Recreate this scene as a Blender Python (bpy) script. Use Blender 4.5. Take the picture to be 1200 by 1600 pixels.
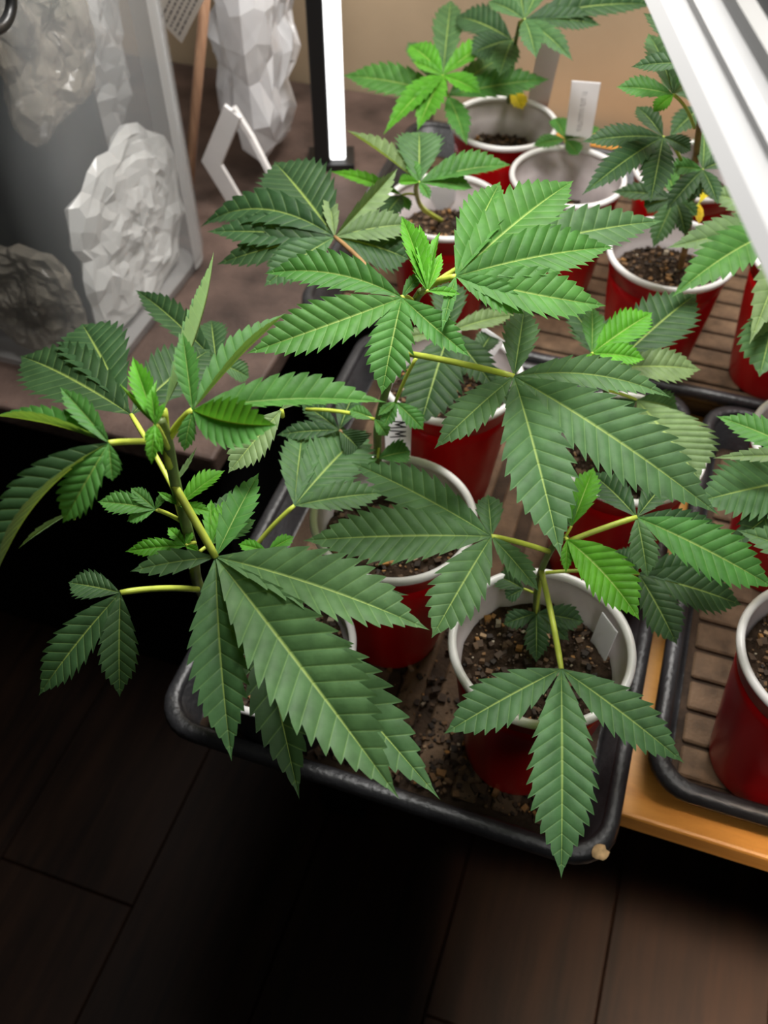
import bpy, bmesh, math, random
import numpy as np
from mathutils import Vector, noise as mnoise
random.seed(7); rng = np.random.default_rng(7)
for o in list(bpy.data.objects): bpy.data.objects.remove(o)
scene = bpy.context.scene
COL = scene.collection

# ------------------------------------------------------------------ camera, world, lights, exposure
F_PX, PITCH, CAM_H = 1450.0, math.radians(50.0), 0.53
cam_data = bpy.data.cameras.new('camera')
cam_data.sensor_fit = 'VERTICAL'; cam_data.sensor_height = 36.0; cam_data.lens = 36.0 * F_PX / 1600.0
cam_data.clip_start = 0.01
cam_data.dof.use_dof = True; cam_data.dof.focus_distance = 0.385; cam_data.dof.aperture_fstop = 13.0
camera = bpy.data.objects.new('camera', cam_data); COL.objects.link(camera)
camera.location = (0, 0, CAM_H); camera.rotation_euler = (math.pi/2 - PITCH, 0, 0)
scene.camera = camera

world = bpy.data.worlds.new('world'); scene.world = world; world.use_nodes = True
world.node_tree.nodes['Background'].inputs[0].default_value = (1.0, 0.93, 0.86, 1)
world.node_tree.nodes['Background'].inputs[1].default_value = 0.006

scene.view_settings.view_transform = 'Standard'; scene.view_settings.look = 'None'
scene.view_settings.gamma = 1.0; scene.view_settings.exposure = 0.55
scene.view_settings.use_curve_mapping = False

def area_light(name, loc, target, sx, sy, watts, color=(1, 1, 1), spread=180):
    l = bpy.data.lights.new(name, 'AREA'); l.shape = 'RECTANGLE'; l.size = sx; l.size_y = sy
    l.energy = watts; l.color = color; l.spread = math.radians(spread)
    o = bpy.data.objects.new(name, l); COL.objects.link(o); o.location = loc
    d = Vector(target) - Vector(loc); o.rotation_euler = d.to_track_quat('-Z', 'Y').to_euler()
    return o
# grow lamps: one over the front tray, an added unseen fill to brighten the back trays, the low fixture at the right; an added narrow fill on the right floor
area_light('front_grow_lamp', (0.03, 0.42, 0.82), (0.0, 0.36, 0.0), 0.20, 0.20, 4.2, (1, .98, .95))
area_light('back_fill_light', (0.30, 0.80, 0.95), (0.08, 0.70, 0.1), 0.30, 0.30, 6.5, (1, .97, .93))
area_light('fixture_light', (0.147, 0.0, 0.412), (0.147, 0.0, 0.0), 0.09, 0.60, 0.55, (1, .98, .95))
area_light('floor_fill_light', (0.50, -0.35, 1.5), (0.40, 0.10, -0.45), 0.20, 0.20, 2.6, (1, .78, .58), 20)

# ------------------------------------------------------------------ frames: u runs along the bench, v away from its front
A0 = math.radians(18.5); CU, SU = math.cos(A0), math.sin(A0)
def W(u, v, z=0.0): return Vector((u*CU + v*SU, -u*SU + v*CU, z))
FW = Vector((0, math.cos(PITCH), -math.sin(PITCH))); UPV = Vector((0, math.sin(PITCH), math.cos(PITCH)))
EYE = Vector((0, 0, CAM_H))
def at(px, py, z):                      # point of height z seen at this place of the photograph
    r = FW + Vector((1, 0, 0))*((px-600)/F_PX) - UPV*((py-800)/F_PX)
    return EYE + r*((z-CAM_H)/r.z)
def on_u(px, py, u):                    # point of the upright plane u = const seen there
    r = FW + Vector((1, 0, 0))*((px-600)/F_PX) - UPV*((py-800)/F_PX); U = Vector((CU, -SU, 0))
    return EYE + r*((u-EYE.dot(U))/r.dot(U))
def depth(p): return (p-EYE).dot(FW)

# ------------------------------------------------------------------ mesh helpers
def link(name, me, parent=None, loc=(0, 0, 0), mats=()):
    for m in mats: me.materials.append(m)
    o = bpy.data.objects.new(name, me); COL.objects.link(o); o.location = loc
    if parent: o.parent = parent
    return o
def empty(name, loc=(0, 0, 0), rz=0):
    o = bpy.data.objects.new(name, None); COL.objects.link(o); o.location = loc; o.rotation_euler = (0, 0, rz)
    o.empty_display_size = .02
    return o
def tag(o, label=None, cat=None, group=None, kind=None):
    if label: o['label'] = label
    if cat: o['category'] = cat
    if group: o['group'] = group
    if kind: o['kind'] = kind
    return o
def pydata(name, v, f, smooth=True):
    me = bpy.data.meshes.new(name); me.from_pydata([tuple(p) for p in v], [], f)
    if smooth: me.polygons.foreach_set('use_smooth', [True]*len(me.polygons))
    me.update(); return me
def grid_faces(R, C, closed=False):
    f = []
    for i in range(R-1):
        for j in range(C if closed else C-1):
            k = (j+1) % C
            f.append((i*C+j, i*C+k, (i+1)*C+k, (i+1)*C+j))
    return f
def box_me(name, x0, x1, y0, y1, z0, z1, bevel=0.0, seg=2):
    bm = bmesh.new(); bmesh.ops.create_cube(bm, size=1)
    for v in bm.verts:
        v.co = Vector(((x0+x1)/2+v.co.x*(x1-x0), (y0+y1)/2+v.co.y*(y1-y0), (z0+z1)/2+v.co.z*(z1-z0)))
    if bevel: bmesh.ops.bevel(bm, geom=bm.edges[:], offset=bevel, segments=seg, affect='EDGES', profile=.5)
    me = bpy.data.meshes.new(name); bm.to_mesh(me); bm.free()
    return me
def tube_me(name, pts, radii, seg=10, caps=True):
    pts = [Vector(p) for p in pts]; n = len(pts)
    V = []; prev = None
    for i, p in enumerate(pts):
        t = (pts[min(i+1, n-1)] - pts[max(i-1, 0)]).normalized()
        a = prev if prev else (Vector((0, 0, 1)) if abs(t.z) < .9 else Vector((1, 0, 0)))
        a = (a - t*a.dot(t)).normalized(); b = t.cross(a); prev = a
        r = radii[i] if hasattr(radii, '__len__') else radii
        for k in range(seg):
            q = 2*math.pi*k/seg; V.append(p + (a*math.cos(q) + b*math.sin(q))*r)
    F = grid_faces(n, seg, True)
    if caps: F.append(tuple(range(seg-1, -1, -1))); F.append(tuple((n-1)*seg+k for k in range(seg)))
    return pydata(name, V, F)
def bez(p0, p1, p2, n):
    return [p0*(1-t)**2 + p1*2*t*(1-t) + p2*t*t for t in [i/(n-1) for i in range(n)]]
def smooth_path(P, sub=6):
    P = [Vector(p) for p in P]; out = []
    for i in range(len(P)-1):
        a, b, c, d = P[max(i-1, 0)], P[i], P[i+1], P[min(i+2, len(P)-1)]
        for k in range(sub):
            t = k/sub
            out.append(.5*((2*b)+(c-a)*t+(2*a-5*b+4*c-d)*t*t+(3*b-a-3*c+d)*t**3))
    out.append(P[-1]); return out

# ------------------------------------------------------------------ materials
def mat(name):
    m = bpy.data.materials.new(name); m.use_nodes = True
    nt = m.node_tree; return m, nt, nt.nodes, nt.links, nt.nodes['Principled BSDF']
def ramp(N, stops):
    r = N.new('ShaderNodeValToRGB'); e = r.color_ramp.elements
    while len(e) < len(stops): e.new(.5)
    for i, (p, c) in enumerate(stops): e[i].position = p; e[i].color = (*c, 1)
    return r
def simple(name, col, rough=.5, spec=.5, noise_scale=0, noise_amt=.2, bump=0, bscale=80, metallic=0, coat=0):
    m, nt, N, L, b = mat(name)
    b.inputs['Base Color'].default_value = (*col, 1); b.inputs['Roughness'].default_value = rough
    b.inputs['Specular IOR Level'].default_value = spec; b.inputs['Metallic'].default_value = metallic
    b.inputs['Coat Weight'].default_value = coat
    tc = N.new('ShaderNodeTexCoord')
    if noise_scale:
        n = N.new('ShaderNodeTexNoise'); n.inputs['Scale'].default_value = noise_scale; n.inputs['Detail'].default_value = 6
        L.new(tc.outputs['Object'], n.inputs['Vector'])
        r = ramp(N, [(.3, tuple(c*(1-noise_amt) for c in col)), (.7, tuple(min(1, c*(1+noise_amt)) for c in col))])
        L.new(n.outputs['Fac'], r.inputs[0]); L.new(r.outputs[0], b.inputs['Base Color'])
    if bump:
        n2 = N.new('ShaderNodeTexNoise'); n2.inputs['Scale'].default_value = bscale; n2.inputs['Detail'].default_value = 4
        L.new(tc.outputs['Object'], n2.inputs['Vector'])
        bp = N.new('ShaderNodeBump'); bp.inputs['Strength'].default_value = bump; bp.inputs['Distance'].default_value = .002
        L.new(n2.outputs['Fac'], bp.inputs['Height']); L.new(bp.outputs[0], b.inputs['Normal'])
    return m
def wood(name, dark, light, stretch=(14, 1.2, 14), rough=.4, scale=4, bump=.15, random_obj=False, spec=.4):
    m, nt, N, L, b = mat(name)
    tc = N.new('ShaderNodeTexCoord'); mp = N.new('ShaderNodeMapping'); mp.inputs['Scale'].default_value = stretch
    L.new(tc.outputs['Object'], mp.inputs[0])
    n = N.new('ShaderNodeTexNoise'); n.noise_dimensions = '4D'; n.inputs['Scale'].default_value = scale
    n.inputs['Detail'].default_value = 8; n.inputs['Roughness'].default_value = .65; n.inputs['Distortion'].default_value = .4
    L.new(mp.outputs[0], n.inputs['Vector'])
    if random_obj:
        oi = N.new('ShaderNodeObjectInfo'); mu = N.new('ShaderNodeMath'); mu.operation = 'MULTIPLY'; mu.inputs[1].default_value = 50
        L.new(oi.outputs['Random'], mu.inputs[0]); L.new(mu.outputs[0], n.inputs['W'])
    r = ramp(N, [(.32, dark), (.5, tuple((a+c)/2 for a, c in zip(dark, light))), (.7, light)])
    L.new(n.outputs['Fac'], r.inputs[0]); L.new(r.outputs[0], b.inputs['Base Color'])
    b.inputs['Roughness'].default_value = rough; b.inputs['Specular IOR Level'].default_value = spec
    bp = N.new('ShaderNodeBump'); bp.inputs['Strength'].default_value = bump; bp.inputs['Distance'].default_value = .001
    L.new(n.outputs['Fac'], bp.inputs['Height']); L.new(bp.outputs[0], b.inputs['Normal'])
    return m
def leaf_material():
    m, nt, N, L, b = mat('leaf_blade')
    oi = N.new('ShaderNodeObjectInfo'); tc = N.new('ShaderNodeTexCoord')
    def attr(n):
        a = N.new('ShaderNodeAttribute'); a.attribute_name = n; return a.outputs['Fac']
    def mix(fac, a, c, blend='MIX'):
        x = N.new('ShaderNodeMix'); x.data_type = 'RGBA'; x.blend_type = blend
        for s, v in ((x.inputs[0], fac), (x.inputs[6], a), (x.inputs[7], c)):
            if isinstance(v, (int, float)): s.default_value = v
            elif isinstance(v, tuple): s.default_value = (*v, 1)
            else: L.new(v, s)
        return x.outputs[2]
    def math_(op, a, c):
        x = N.new('ShaderNodeMath'); x.operation = op
        for s, v in ((x.inputs[0], a), (x.inputs[1], c)):
            if isinstance(v, (int, float)): s.default_value = v
            else: L.new(v, s)
        return x.outputs[0]
    n = N.new('ShaderNodeTexNoise'); n.inputs['Scale'].default_value = 120; n.inputs['Detail'].default_value = 5
    L.new(tc.outputs['Object'], n.inputs['Vector'])
    n3 = N.new('ShaderNodeTexNoise'); n3.inputs['Scale'].default_value = 25; n3.inputs['Detail'].default_value = 2
    L.new(tc.outputs['Object'], n3.inputs['Vector'])
    r = ramp(N, [(.3, (.72, .74, .70)), (.7, (1.2, 1.16, 1.18))]); L.new(n.outputs['Fac'], r.inputs[0])
    r3 = ramp(N, [(.3, (.85, .88, .85)), (.7, (1.12, 1.1, 1.05))]); L.new(n3.outputs['Fac'], r3.inputs[0])
    base = mix(1.0, oi.outputs['Color'], r.outputs[0], 'MULTIPLY')
    base = mix(1.0, base, r3.outputs[0], 'MULTIPLY')
    vein = math_('POWER', attr('vein'), 1.6); rib = math_('POWER', attr('rib'), 1.3)
    light = mix(.6, base, (.26, .42, .12))
    base = mix(math_('MULTIPLY', vein, .42), base, light)
    base = mix(math_('MULTIPLY', rib, .8), base, (.36, .48, .11))
    geo = N.new('ShaderNodeNewGeometry')
    under = mix(.4, base, (.28, .36, .16))
    col = mix(geo.outputs['Backfacing'], base, under)
    L.new(col, b.inputs['Base Color'])
    b.inputs['Roughness'].default_value = .56; b.inputs['Specular IOR Level'].default_value = .28
    bp = N.new('ShaderNodeBump'); bp.inputs['Strength'].default_value = .25; bp.inputs['Distance'].default_value = .0005
    n2 = N.new('ShaderNodeTexVoronoi'); n2.inputs['Scale'].default_value = 700
    L.new(tc.outputs['Object'], n2.inputs['Vector'])
    h = math_('ADD', math_('MULTIPLY', n2.outputs['Distance'], .25), math_('MULTIPLY', vein, -1.6))
    L.new(h, bp.inputs['Height']); L.new(bp.outputs[0], b.inputs['Normal'])
    tr = N.new('ShaderNodeBsdfTranslucent')
    L.new(mix(1.0, col, (1.5, 1.5, .5), 'MULTIPLY'), tr.inputs[0])
    ms = N.new('ShaderNodeMixShader'); ms.inputs[0].default_value = .30
    L.new(b.outputs[0], ms.inputs[1]); L.new(tr.outputs[0], ms.inputs[2])
    L.new(ms.outputs[0], N['Material Output'].inputs[0])
    return m
def film(name, col, clear, rough=.2, bump=0, bscale=20, crease=False):
    m, nt, N, L, b = mat(name)
    b.inputs['Base Color'].default_value = (*col, 1); b.inputs['Roughness'].default_value = rough
    b.inputs['Specular IOR Level'].default_value = .6
    t = N.new('ShaderNodeBsdfTransparent'); ms = N.new('ShaderNodeMixShader'); ms.inputs[0].default_value = clear
    L.new(b.outputs[0], ms.inputs[1]); L.new(t.outputs[0], ms.inputs[2]); L.new(ms.outputs[0], N['Material Output'].inputs[0])
    if bump:
        tc = N.new('ShaderNodeTexCoord'); n = N.new('ShaderNodeTexNoise'); n.inputs['Scale'].default_value = bscale*.5 if crease else bscale
        L.new(tc.outputs['Object'], n.inputs['Vector']); out = n.outputs['Fac']
        if crease:
            v = N.new('ShaderNodeTexVoronoi'); v.feature = 'DISTANCE_TO_EDGE'; v.inputs['Scale'].default_value = bscale
            mp = N.new('ShaderNodeVectorMath'); mp.operation = 'MULTIPLY_ADD'; mp.inputs[1].default_value = (.08, .08, .08)
            L.new(n.outputs['Color'], mp.inputs[0]); L.new(tc.outputs['Object'], mp.inputs[2]); L.new(mp.outputs[0], v.inputs['Vector']); out = v.outputs['Distance']
        bp = N.new('ShaderNodeBump'); bp.inputs['Strength'].default_value = bump; bp.inputs['Distance'].default_value = .01
        L.new(out, bp.inputs['Height']); L.new(bp.outputs[0], b.inputs['Normal'])
    return m
def island_mat(name, stops, rough=.8):
    m, nt, N, L, b = mat(name)
    g = N.new('ShaderNodeNewGeometry'); r = ramp(N, stops); r.color_ramp.interpolation = 'LINEAR'
    L.new(g.outputs['Random Per Island'], r.inputs[0])
    tc = N.new('ShaderNodeTexCoord'); n = N.new('ShaderNodeTexNoise'); n.inputs['Scale'].default_value = 300
    L.new(tc.outputs['Object'], n.inputs['Vector'])
    x = N.new('ShaderNodeMix'); x.data_type = 'RGBA'; x.blend_type = 'MULTIPLY'; x.inputs[0].default_value = .6
    L.new(r.outputs[0], x.inputs[6]); L.new(n.outputs['Fac'], x.inputs[7])
    L.new(x.outputs[2], b.inputs['Base Color']); b.inputs['Roughness'].default_value = rough
    return m
def emit(name, col, s):
    m, nt, N, L, b = mat(name); b.inputs['Base Color'].default_value = (*col, 1)
    b.inputs['Emission Color'].default_value = (*col, 1); b.inputs['Emission Strength'].default_value = s
    return m

M = {}
M['leaf'] = leaf_material()
M['petiole'] = simple('petiole_yellow_green', (.46, .54, .07), .4, .4, 60, .25)
M['stem'] = simple('stem_green', (.16, .22, .07), .45, .4, 90, .35)
M['stem_brown'] = simple('stem_brown', (.26, .15, .06), .5, .4, 90, .35)
M['red'] = simple('red_plastic', (.52, .004, .006), .28, .5, 12, .1)
M['white'] = simple('white_plastic', (.90, .88, .87), .3, .5, 30, .05)
M['lining'] = simple('cup_lining', (.72, .66, .66), .35, .5, 60, .12)
M['shadecup'] = simple('shaded_cup_wall', (.012, .012, .013), .4, .5)  # shade on the wall of cup E put into its colour
M['tray'] = simple('black_tray_plastic', (.022, .022, .024), .38, .5, 40, .4, .3, 300)
M['traydirt'] = simple('dirty_tray_floor', (.045, .027, .016), .75, .2, 55, .55, .6, 400)
M['traydirt2'] = simple('dirty_tray_rib', (.125, .078, .045), .7, .25, 70, .4, .5, 400)
M['soil'] = simple('dark_soil', (.035, .022, .014), .95, .1, 120, .6, .8, 500)
M['crumb'] = island_mat('soil_crumb', [(0, (.02, .013, .009)), (.55, (.09, .05, .025)), (.8, (.20, .11, .05)), (.92, (.42, .19, .04)), (1, (.55, .46, .34))])
M['dust'] = simple('dusty_brown_top', (.085, .055, .044), .6, .35, 18, .55, .4, 260)
M['black'] = simple('black_void_panel', (.004, .004, .004), .8, .1)
M['board'] = wood('orange_plywood', (.46, .19, .03), (.72, .34, .07), (2.0, 10, 10), .45, 5, .1)
M['floor'] = wood('dark_floor_wood', (.0030, .0013, .0007), (.014, .0060, .0028), (16, 1.4, 16), .5, 4, .2, True, spec=.12)
M['wall'] = simple('beige_wall', (.50, .38, .25), .75, .2, 5, .14, .1, 60)
M['wallgrey'] = simple('grey_wall', (.12, .12, .12), .8, .2, 4, .2)
M['tote'] = film('clear_tote_plastic', (.50, .52, .53), .70, .14, .15, 6)
M['toteedge'] = film('clear_tote_edge', (.55, .55, .54), .45, .2)
M['slate'] = simple('slate_filling', (.085, .10, .11), .6, .3, 9, .35)
M['bag'] = film('crumpled_white_film', (.80, .80, .78), .30, .16, .35, 14, crease=True)
M['bagbeige'] = film('crumpled_beige_film', (.30, .27, .22), .45, .2, .8, 30, crease=True)
M['bagclear'] = film('crumpled_clear_film', (.74, .74, .76), .38, .12, .35, 12, crease=True)
M['cable'] = simple('black_cable', (.01, .01, .01), .35, .5)
M['enamel'] = simple('white_enamel', (.42, .42, .42), .35, .5, 8, .04)
M['alu'] = simple('grey_aluminium', (.26, .26, .255), .4, .5, 10, .1, metallic=.3)
M['darkalu'] = simple('dark_grey_aluminium', (.09, .09, .088), .45, .5, 10, .1)
M['ledface'] = emit('lit_diffuser', (1, 1, 1), 1.6)
M['tube'] = simple('unlit_tube_glass', (.8, .8, .8), .15)
M['marker'] = simple('black_marker', (.01, .01, .012), .6, .2)
M['print'] = simple('grey_print', (.20, .20, .22), .7, .2)
M['paper'] = simple('white_paper', (.85, .84, .82), .7, .2)
M['dowel'] = wood('dowel_wood', (.28, .15, .09), (.48, .28, .17), (40, 40, 3), .5)
M['dry'] = simple('dry_scrap', (.60, .40, .20), .8, .2, 200, .4)
M['pinktag'] = simple('terracotta_tag', (.32, .13, .09), .6, .3)
M['tag'] = simple('white_tag', (.80, .79, .80), .45, .4)
def see_light(m, col, fac):            # thin plastic lets light through
    nt = m.node_tree; t = nt.nodes.new('ShaderNodeBsdfTranslucent'); t.inputs[0].default_value = (*col, 1)
    x = nt.nodes.new('ShaderNodeMixShader'); x.inputs[0].default_value = fac
    nt.links.new(nt.nodes['Principled BSDF'].outputs[0], x.inputs[1]); nt.links.new(t.outputs[0], x.inputs[2])
    nt.links.new(x.outputs[0], nt.nodes['Material Output'].inputs[0])
see_light(M['tag'], (.9, .9, .92), .6); see_light(M['lining'], (.8, .6, .6), .25); see_light(M['white'], (.9, .88, .88), .2)
M['tagclear'] = film('clear_tag', (.62, .60, .62), .35, .3)
see_light(M['paper'], (.9, .88, .85), .45)
M['dewdrop'] = film('water_drop', (.75, .8, .75), .55, .05)

# ------------------------------------------------------------------ setting
FLOOR_Z = -0.45
floor = link('floor', box_me('floor', -2.2, 2.2, -1.6, 1.6, FLOOR_Z-.06, FLOOR_Z-.006), None, mats=[M['black']])
floor.rotation_euler = (0, 0, -A0); tag(floor, kind='structure')
PW, PL = .155, 1.25
plank_me = box_me('floor_plank', 0, PW-.0008, 0, PL-.0008, FLOOR_Z-.006, FLOOR_Z, .0012, 1); plank_me.materials.append(M['floor'])
for i in range(-8, 9):
    off = (.203 + (i*.43)) % PL - PL if i != -3 else .203-PL
    for k in range(-1, 3):
        v0 = off + k*PL
        if v0 > 1.5 or v0+PL < -1.5: continue
        p = bpy.data.objects.new('floor_plank', plank_me); COL.objects.link(p); p.parent = floor
        p.location = (i*PW-.027, v0, 0)
WV = 1.048
wall = link('wall_back', box_me('wall_back', -1.4, 1.4, WV, WV+.03, FLOOR_Z, 1.3), None, mats=[M['wall']])
wall.rotation_euler = (0, 0, -A0); tag(wall, kind='structure')
wl = link('wall_left', box_me('wall_left', -1.43, -1.4, -.2, WV+.03, FLOOR_Z, 1.3), None, mats=[M['wallgrey']])
wl.rotation_euler = (0, 0, -A0); tag(wl, kind='structure')

def unit(name, rz=True):
    return empty(name, (0, 0, 0), -A0)
# plant bench: orange board on dark legs
bench = empty('plant_bench', W(.25, .6, FLOOR_Z), -A0)
tag(bench, 'orange plywood bench board under the black seedling trays', 'bench')
def bpart(name, x0, x1, y0, y1, z0, z1, m, bev=.002):
    return link(name, box_me(name, x0-.25, x1-.25, y0-.6, y1-.6, z0-FLOOR_Z, z1-FLOOR_Z, bev), bench, mats=[m])
bpart('board', -.195, .80, .247, 1.03, -.018, 0, M['board'])
for x in (-.19, .73):
    for y in (.36, .97): bpart('leg', x, x+.045, y, y+.045, FLOOR_Z, -.018, M['black'])
bpart('back_panel', -.16, .72, .60, .62, FLOOR_Z+.05, -.03, M['black'])
# brown cabinet at the left, its dusty top level with the bench
cab = empty('low_cabinet', W(-.75, .74, FLOOR_Z), -A0)
tag(cab, 'dark brown cabinet with a dusty top under the clear storage tote', 'cabinet')
def cpart(name, x0, x1, y0, y1, z0, z1, m, bev=.002):
    return link(name, box_me(name, x0+.75, x1+.75, y0-.74, y1-.74, z0-FLOOR_Z, z1-FLOOR_Z, bev), cab, mats=[m])
cpart('cabinet_top', -1.30, -.285, .430, 1.04, -.022, 0, M['dust'], .003)
cpart('cabinet_body', -1.28, -.31, .47, 1.035, FLOOR_Z, -.022, M['black'])

# ------------------------------------------------------------------ trays
def rrect(x0, x1, y0, y1, r, n=6):
    out = []
    for cx, cy, a in ((x1-r, y1-r, 0), (x0+r, y1-r, 90), (x0+r, y0+r, 180), (x1-r, y0+r, 270)):
        for k in range(n+1):
            q = math.radians(a + 90*k/n); out.append((cx+r*math.cos(q), cy+r*math.sin(q)))
    return out
def loft(name, rings, cap_first=False, cap_last=False):
    n = len(rings[0]); V = [p for r in rings for p in r]; F = grid_faces(len(rings), n, True)
    if cap_first: F.append(tuple(range(n-1, -1, -1)))
    if cap_last: F.append(tuple((len(rings)-1)*n+k for k in range(n)))
    return pydata(name, V, F)
def tray(u0, u1, v0, v1, h, label, rib_dir, rib_n, lattice=False, base_z=0.0):
    cu, cv = (u0+u1)/2, (v0+v1)/2
    t = empty('seedling_tray', W(cu, cv, base_z), -A0)
    tag(t, label, 'tray', 'black seedling trays')
    a, b = (u1-u0)/2, (v1-v0)/2
    def ring(inset, z, r): return [(x, y, z) for x, y in rrect(-a+inset, a-inset, -b+inset, b-inset, r)]
    wall_me = loft('tray_wall', [ring(.014, .0, .018), ring(.013, .001, .019), ring(.0075, h-.003, .022), ring(.0095, h-.003, .02), ring(.015, .0035, .018), ring(.018, .003, .017)], True, True)
    link('tray_wall', wall_me, t, mats=[M['tray']])
    lip = loft('tray_lip', [ring(.009, h-.006, .021), ring(.0008, h-.010, .026), ring(-.0002, h-.007, .026), ring(.0008, h-.0015, .025), ring(.003, h, .024), ring(.0075, h, .022), ring(.0095, h-.002, .02), ring(.0098, h-.007, .02)])
    link('tray_lip', lip, t, mats=[M['tray']])
    link('tray_floor', box_me('tray_floor', -a+.018, a-.018, -b+.018, b-.018, .003, .0045), t, mats=[M['traydirt']])
    span = (2*a if rib_dir == 'v' else 2*b) - .05
    for k in range(rib_n):
        c = -span/2 + span*(k+.5)/rib_n; w = span/rib_n*(.31 if rib_dir == 'v' else .43)
        if rib_dir == 'v': me = box_me('rib', c-w, c+w, -b+.026, b-.026, .0045, .0075, .0012, 1)
        else: me = box_me('rib', -a+.022, a-.022, c-w, c+w, .0045, .0075, .0012, 1)
        link('rib', me, t, mats=[M['traydirt2']])
    if lattice:
        for k in range(5):
            link('lattice_bar', box_me('lattice_bar', a-.075+k*.012, a-.071+k*.012, b-.034, b-.012, h-.012, h-.008), t, mats=[M['alu']])
    return t
TH = .036
tray(-.212, .0605, .197, .582, TH, 'black tray at the front holding five cups, scrap on its corner', 'v', 9, True)
tray(.069, .345, .252, .582, TH, 'black tray at the right with brown ribbed floor', 'u', 12)
tray(-.279, .185, .586, .935, TH, 'wide black tray at the back below the beige wall', 'u', 13)
tray(.190, .465, .586, .935, TH, 'black tray at the back right, mostly outside the picture', 'u', 13)
TZ = .0076

# ------------------------------------------------------------------ cups, soil
def lathe(name, prof, seg=64, lobes=0, amp=0):
    V = []
    for i, (r, z) in enumerate(prof):
        for k in range(seg):
            q = 2*math.pi*k/seg; rr = r
            if lobes:
                zz = z/.12; e = max(0, min(1, (zz-.05)/.1))*max(0, min(1, (.78-zz)/.1))
                rr = r - amp*e*(.5+.5*math.cos(lobes*q))
            V.append((rr*math.cos(q), rr*math.sin(q), z))
    return pydata(name, V, grid_faces(len(prof), seg, True))
CUP_H, CUP_R, CUP_B = .119, .0475, .031
outer = [(CUP_B-.004, 0), (CUP_B-.0005, .0), (CUP_B, .002)] + [(CUP_B+(CUP_R-.0025-CUP_B)*z/CUP_H, z) for z in np.linspace(.006, .100, 12)] + [(CUP_R-.0052, .1005), (CUP_R-.0042, .1015), (CUP_R-.0022, .1155)]
inner = [(CUP_R-.0024, .1172), (CUP_R-.0042, .105), (CUP_R-.006, .099)] + [(CUP_B-.001+(CUP_R-.0045-CUP_B)*z/CUP_H, z) for z in np.linspace(.096, .004, 8)] + [(.0005, .004)]
cup_wall_me = lathe('cup_wall', outer, 72, 12, -.0009); cup_wall_me.materials.append(M['red'])
lining_me = lathe('lining', inner, 64); lining_me.materials.append(M['lining'])
rimp = [(CUP_R-.002+.0023*math.cos(q), .1165+.0026*math.sin(q)) for q in np.linspace(-.7*math.pi, 1.3*math.pi, 15)]
rim_me = lathe('rim', rimp, 80); rim_me.materials.append(M['white'])
bk_me = lathe('cup_wall', outer, 64, 0, 0); bk_me.materials.append(M['shadecup'])
base_c = lathe('cup_base', [(.0004, .0012), (CUP_B-.003, .0012)], 40); base_c.materials.append(M['red'])

def soil_me(R, seed, pebbles):
    r2 = random.Random(seed); V = []; F = []
    nr, ns = 12, 40
    V.append((0, 0, .001)); 
    for i in range(1, nr+1):
        for k in range(ns):
            q = 2*math.pi*k/ns; rr = R*i/nr
            x, y = rr*math.cos(q), rr*math.sin(q)
            V.append((x, y, .0035*mnoise.noise(Vector((x*120+seed, y*120, 0))) + .002*mnoise.noise(Vector((x*400, y*400, seed)))))
    for k in range(ns): F.append((0, 1+k, 1+(k+1) % ns))
    for i in range(nr-1):
        for k in range(ns):
            a = 1+i*ns+k; b = 1+i*ns+(k+1) % ns; F.append((a, a+ns, b+ns, b))
    nsurf = len(F)
    add_crumbs(V, F, r2, pebbles, lambda: (lambda q, rr: (rr*math.cos(q), rr*math.sin(q)))(r2.random()*6.283, R*.97*math.sqrt(r2.random())), .0006, .0026)
    me = pydata('potting_soil', V, F, False); me.materials.append(M['soil']); me.materials.append(M['crumb'])
    me.polygons.foreach_set('material_index', [0 if i < nsurf else 1 for i in range(len(F))])
    return me
def add_crumbs(V, F, r2, n, pos, s0, s1, z0=.0005):
    cube = [(-1, -1, -1), (1, -1, -1), (1, 1, -1), (-1, 1, -1), (-1, -1, 1), (1, -1, 1), (1, 1, 1), (-1, 1, 1)]
    cf = [(0, 3, 2, 1), (4, 5, 6, 7), (0, 1, 5, 4), (1, 2, 6, 5), (2, 3, 7, 6), (3, 0, 4, 7)]
    for _ in range(n):
        x, y = pos(); s = s0 + (s1-s0)*r2.random()**2.5; q = r2.random()*6.28; o = len(V)
        sx, sy, sz = s*r2.uniform(.7, 1.5), s*r2.uniform(.6, 1.1), s*r2.uniform(.5, .9)
        c, sn = math.cos(q), math.sin(q)
        for a in cube:
            k = r2.uniform(.55, 1.0); X, Y, Z = a[0]*sx*k, a[1]*sy*k, a[2]*sz*k
            V.append((x + X*c - Y*sn, y + X*sn + Y*c, z0 + sz*.4 + Z))
        F += [tuple(o+i for i in f) for f in cf]
soil_meshes = [soil_me(.0455, s, 520) for s in (1, 2, 3)]
CUPS = {}
def cup(key, px, py, label, soil_label, rim_z=None, black=False, soil=.82, scale=1.0):
    rz = rim_z if rim_z else TZ + CUP_H
    c = at(px, py, rz); base = Vector((c.x, c.y, TZ)); s = (rz-TZ)/CUP_H
    e = empty('plastic_cup', base, random.random()*6)
    tag(e, label, 'cup', 'plastic cups holding seedlings')
    for nm, me in (('cup_wall', bk_me if black else cup_wall_me), ('lining', lining_me), ('rim', rim_me), ('cup_base', base_c)):
        o = link(nm, me, e); o.scale = (scale, scale, s)
    CUPS[key] = (base, TZ + soil*CUP_H*s)
    if soil_label:
        z = TZ + soil*CUP_H*s
        so = link('potting_soil', soil_meshes[len(CUPS) % 3], None, (base.x, base.y, z))
        rr = (CUP_B-.001 + (CUP_R-.0045-CUP_B)*soil)/.0455*scale; so.scale = (rr, rr, 1); so.rotation_euler = (0, 0, random.random()*6)
        tag(so, soil_label, 'soil', kind='stuff')
    return e
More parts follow.
